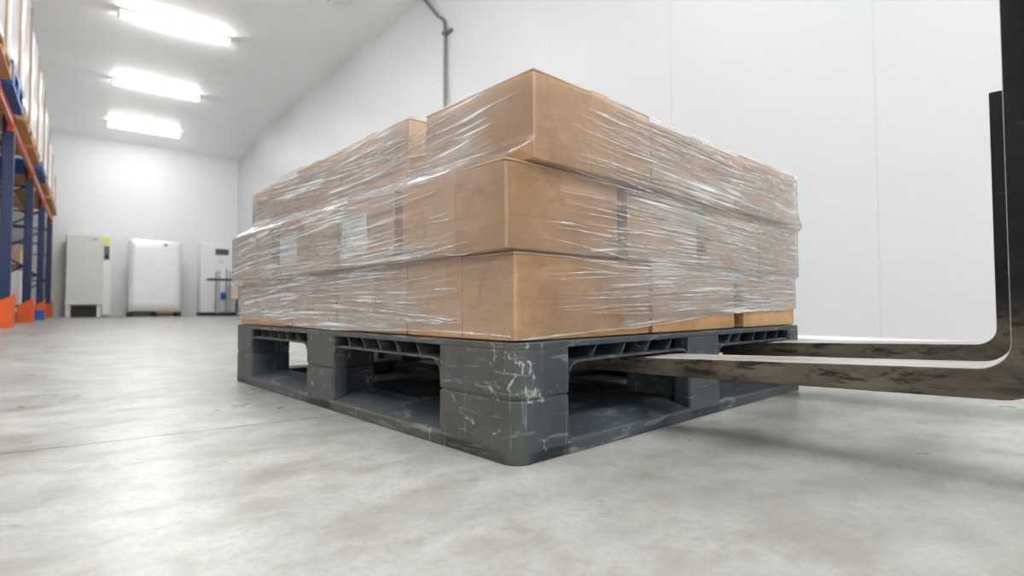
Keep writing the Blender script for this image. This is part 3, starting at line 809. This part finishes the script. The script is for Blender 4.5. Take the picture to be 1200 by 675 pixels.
# ------------------------------------------------------------------ equipment along the back wall
t = thing('control_cabinet', 'light grey steel cabinet on two feet with a yellow label, by the rack', 'cabinet', (0, 16.1, 0))
bm = bmesh.new(); box(bm, -.41, .27, .03, .68, .28, 1.93, .012); link('cabinet_body', bm, M['cab'], t)
bm = bmesh.new(); box(bm, -.40, .262, .005, .029, .30, 1.92, .006); d_ = link('cabinet_door', bm, M['cab'], t)
bm = bmesh.new(); box(bm, .08, .16, -.02, .004, 1.83, 1.85, .003); link('door_handle', bm, M['steel'], d_)
bm = bmesh.new(); box(bm, .2702, .44, .05, .66, .05, 1.91, .01); link('side_column', bm, M['cabw'], t)
for x in (-.40, .17):
    bm = bmesh.new(); box(bm, x, x + .09, .04, .66, 0, .2795, .006); link('cabinet_foot', bm, M['cab'], t)
bm = bmesh.new(); box(bm, -.30, .165, .2, .62, .0, .2, .004); link('dark_base', bm, M['dark'], t)  # black box filling the dark gap between the two feet
bm = bmesh.new(); box(bm, .285, .40, .043, .0495, 1.72, 1.90, .002); link('warning_label', bm, M['yellow'], t)['label'] = 'yellow label'
bm = bmesh.new(); box(bm, .29, .395, .035, .0495, 1.37, 1.69, .004); c_ = link('control_panel', bm, M['panel'], t)
bm = bmesh.new(); box(bm, .305, .38, .024, .0349, 1.39, 1.47, .004); link('switch', bm, M['dark'], c_)
bm = bmesh.new(); tube(bm, [(.46, .2, .9), (.52, .16, .75), (.50, .14, .5), (.44, .12, .35), (.47, .11, .2)], .008, 6); link('cable', bm, M['cab'], t, smooth=True)

t = thing('wrapped_load', 'big white wrapped load on a black pallet, between the two cabinets', 'wrapped load', (1.305, 16.2, 0.13))
bm = bmesh.new(); bmesh.ops.create_cube(bm, size=1); bmesh.ops.subdivide_edges(bm, edges=bm.edges[:], cuts=7, use_grid_fill=True)
for v in bm.verts:
    p = Vector((v.co.x * 1.08, v.co.y * .62, (v.co.z + .5) * 1.76)); nn = noise.noise_vector(p * 3)
    k = [abs(abs(c) - .5) < 1e-4 for c in v.co]
    for i in range(2):
        if k[i]: p[i] -= math.copysign(1, v.co[i]) * (.002 + .014 * abs(nn[i]))
    if k[2] and v.co.z > 0: p.z -= .02 * abs(nn.z) + (.008 if sum(k) > 1 else 0)
    v.co = p
link('load_body', bm, M['wrapw'], t, smooth=True)
bm = bmesh.new(); box(bm, .16, .24, -.325, -.31, 1.62, 1.66, .002); link('tag', bm, M['ink'], t)
t = thing('storage_pallet', 'black pallet under the big white load at the back wall', 'pallet', (1.305, 16.2, 0))
bm = bmesh.new(); box(bm, -.54, .54, -.31, .31, .095, .128, .004); link('deck', bm, M['dark'], t)
for x in (-.5, 0, .5):
    bm = bmesh.new(); box(bm, x - .05, x + .05, -.31, .31, 0, .0945, .004); link('runner', bm, M['dark'], t)
bm = bmesh.new(); box(bm, .0, .5, -.335, -.312, .10, .14, .003); link('edge_board', bm, M['wood'], t)['label'] = 'tan board edge'

t = thing('white_cabinet', 'white cabinet with a dark display behind the trolley', 'cabinet', (2.74, 16.25, 0))
bm = bmesh.new(); box(bm, -.42, .42, .0, .5, .09, 1.92, .015, 2); link('cabinet_body', bm, M['cabw'], t)
bm = bmesh.new(); box(bm, -.43, .43, .01, .48, .0, .0895, .004); link('dark_base', bm, M['dark'], t)
bm = bmesh.new(); box(bm, -.08, .24, -.02, -.0005, 1.62, 1.78, .005); p_ = link('display', bm, M['panel'], t); p_['label'] = 'dark blue-grey display'
bm = bmesh.new(); box(bm, .0, .12, -.012, -.0005, 1.40, 1.50, .004); link('keypad', bm, M['cab'], t)

t = thing('trolley', 'grey steel trolley with a black top shelf in front of the white cabinet', 'trolley', (2.72, 15.2, 0))
for x in (-.14, .10):
    for y in (0, .4):
        bm = bmesh.new(); box(bm, x - .018, x + .018, y - .018, y + .018, .07, 1.14 if x < 0 or y == 0 else 1.2, .004); l_ = link('leg', bm, M['steel'], t)
        bm = bmesh.new(); tube(bm, [(x - .015, y, .035), (x + .015, y, .035)], .035, 12); link('caster', bm, M['dark'], l_)
bm = bmesh.new(); box(bm, -.36, .34, -.03, .43, .90, .94, .004); link('top_shelf', bm, M['dark'], t)
bm = bmesh.new(); box(bm, -.15, .34, -.02, .42, .40, .425, .003); link('lower_shelf', bm, M['steel'], t)
bm = bmesh.new(); tube(bm, [(-.14, 0, 1.12), (-.14, .4, 1.12)], .012, 8); link('handle', bm, M['steel'], t)
t = thing('small_carton', 'pale carton on the lower shelf of the trolley', 'carton', (2.95, 15.38, .426))
bm = bmesh.new(); box(bm, -.1, .1, -.15, .15, 0, .36, .005); link('carton_body', bm, M['pink'], t)
bm = bmesh.new(); box(bm, -.02, .02, -.1515, .15, .3602, .3612); link('packing_tape', bm, M['tape'], t)
t = thing('spray_bottle', 'blue bottle on the lower shelf of the trolley beside the pale carton', 'bottle', (2.70, 15.36, .4255))
bm = bmesh.new(); tube(bm, [(0, 0, 0), (0, 0, .12), (0, 0, .16), (0, 0, .17)], .06, 12); link('bottle_body', bm, M['bottle'], t, smooth=True)
bm = bmesh.new(); tube(bm, [(0, 0, .171), (0, 0, .21)], .025, 10); link('bottle_cap', bm, M['cabw'], t, smooth=True)
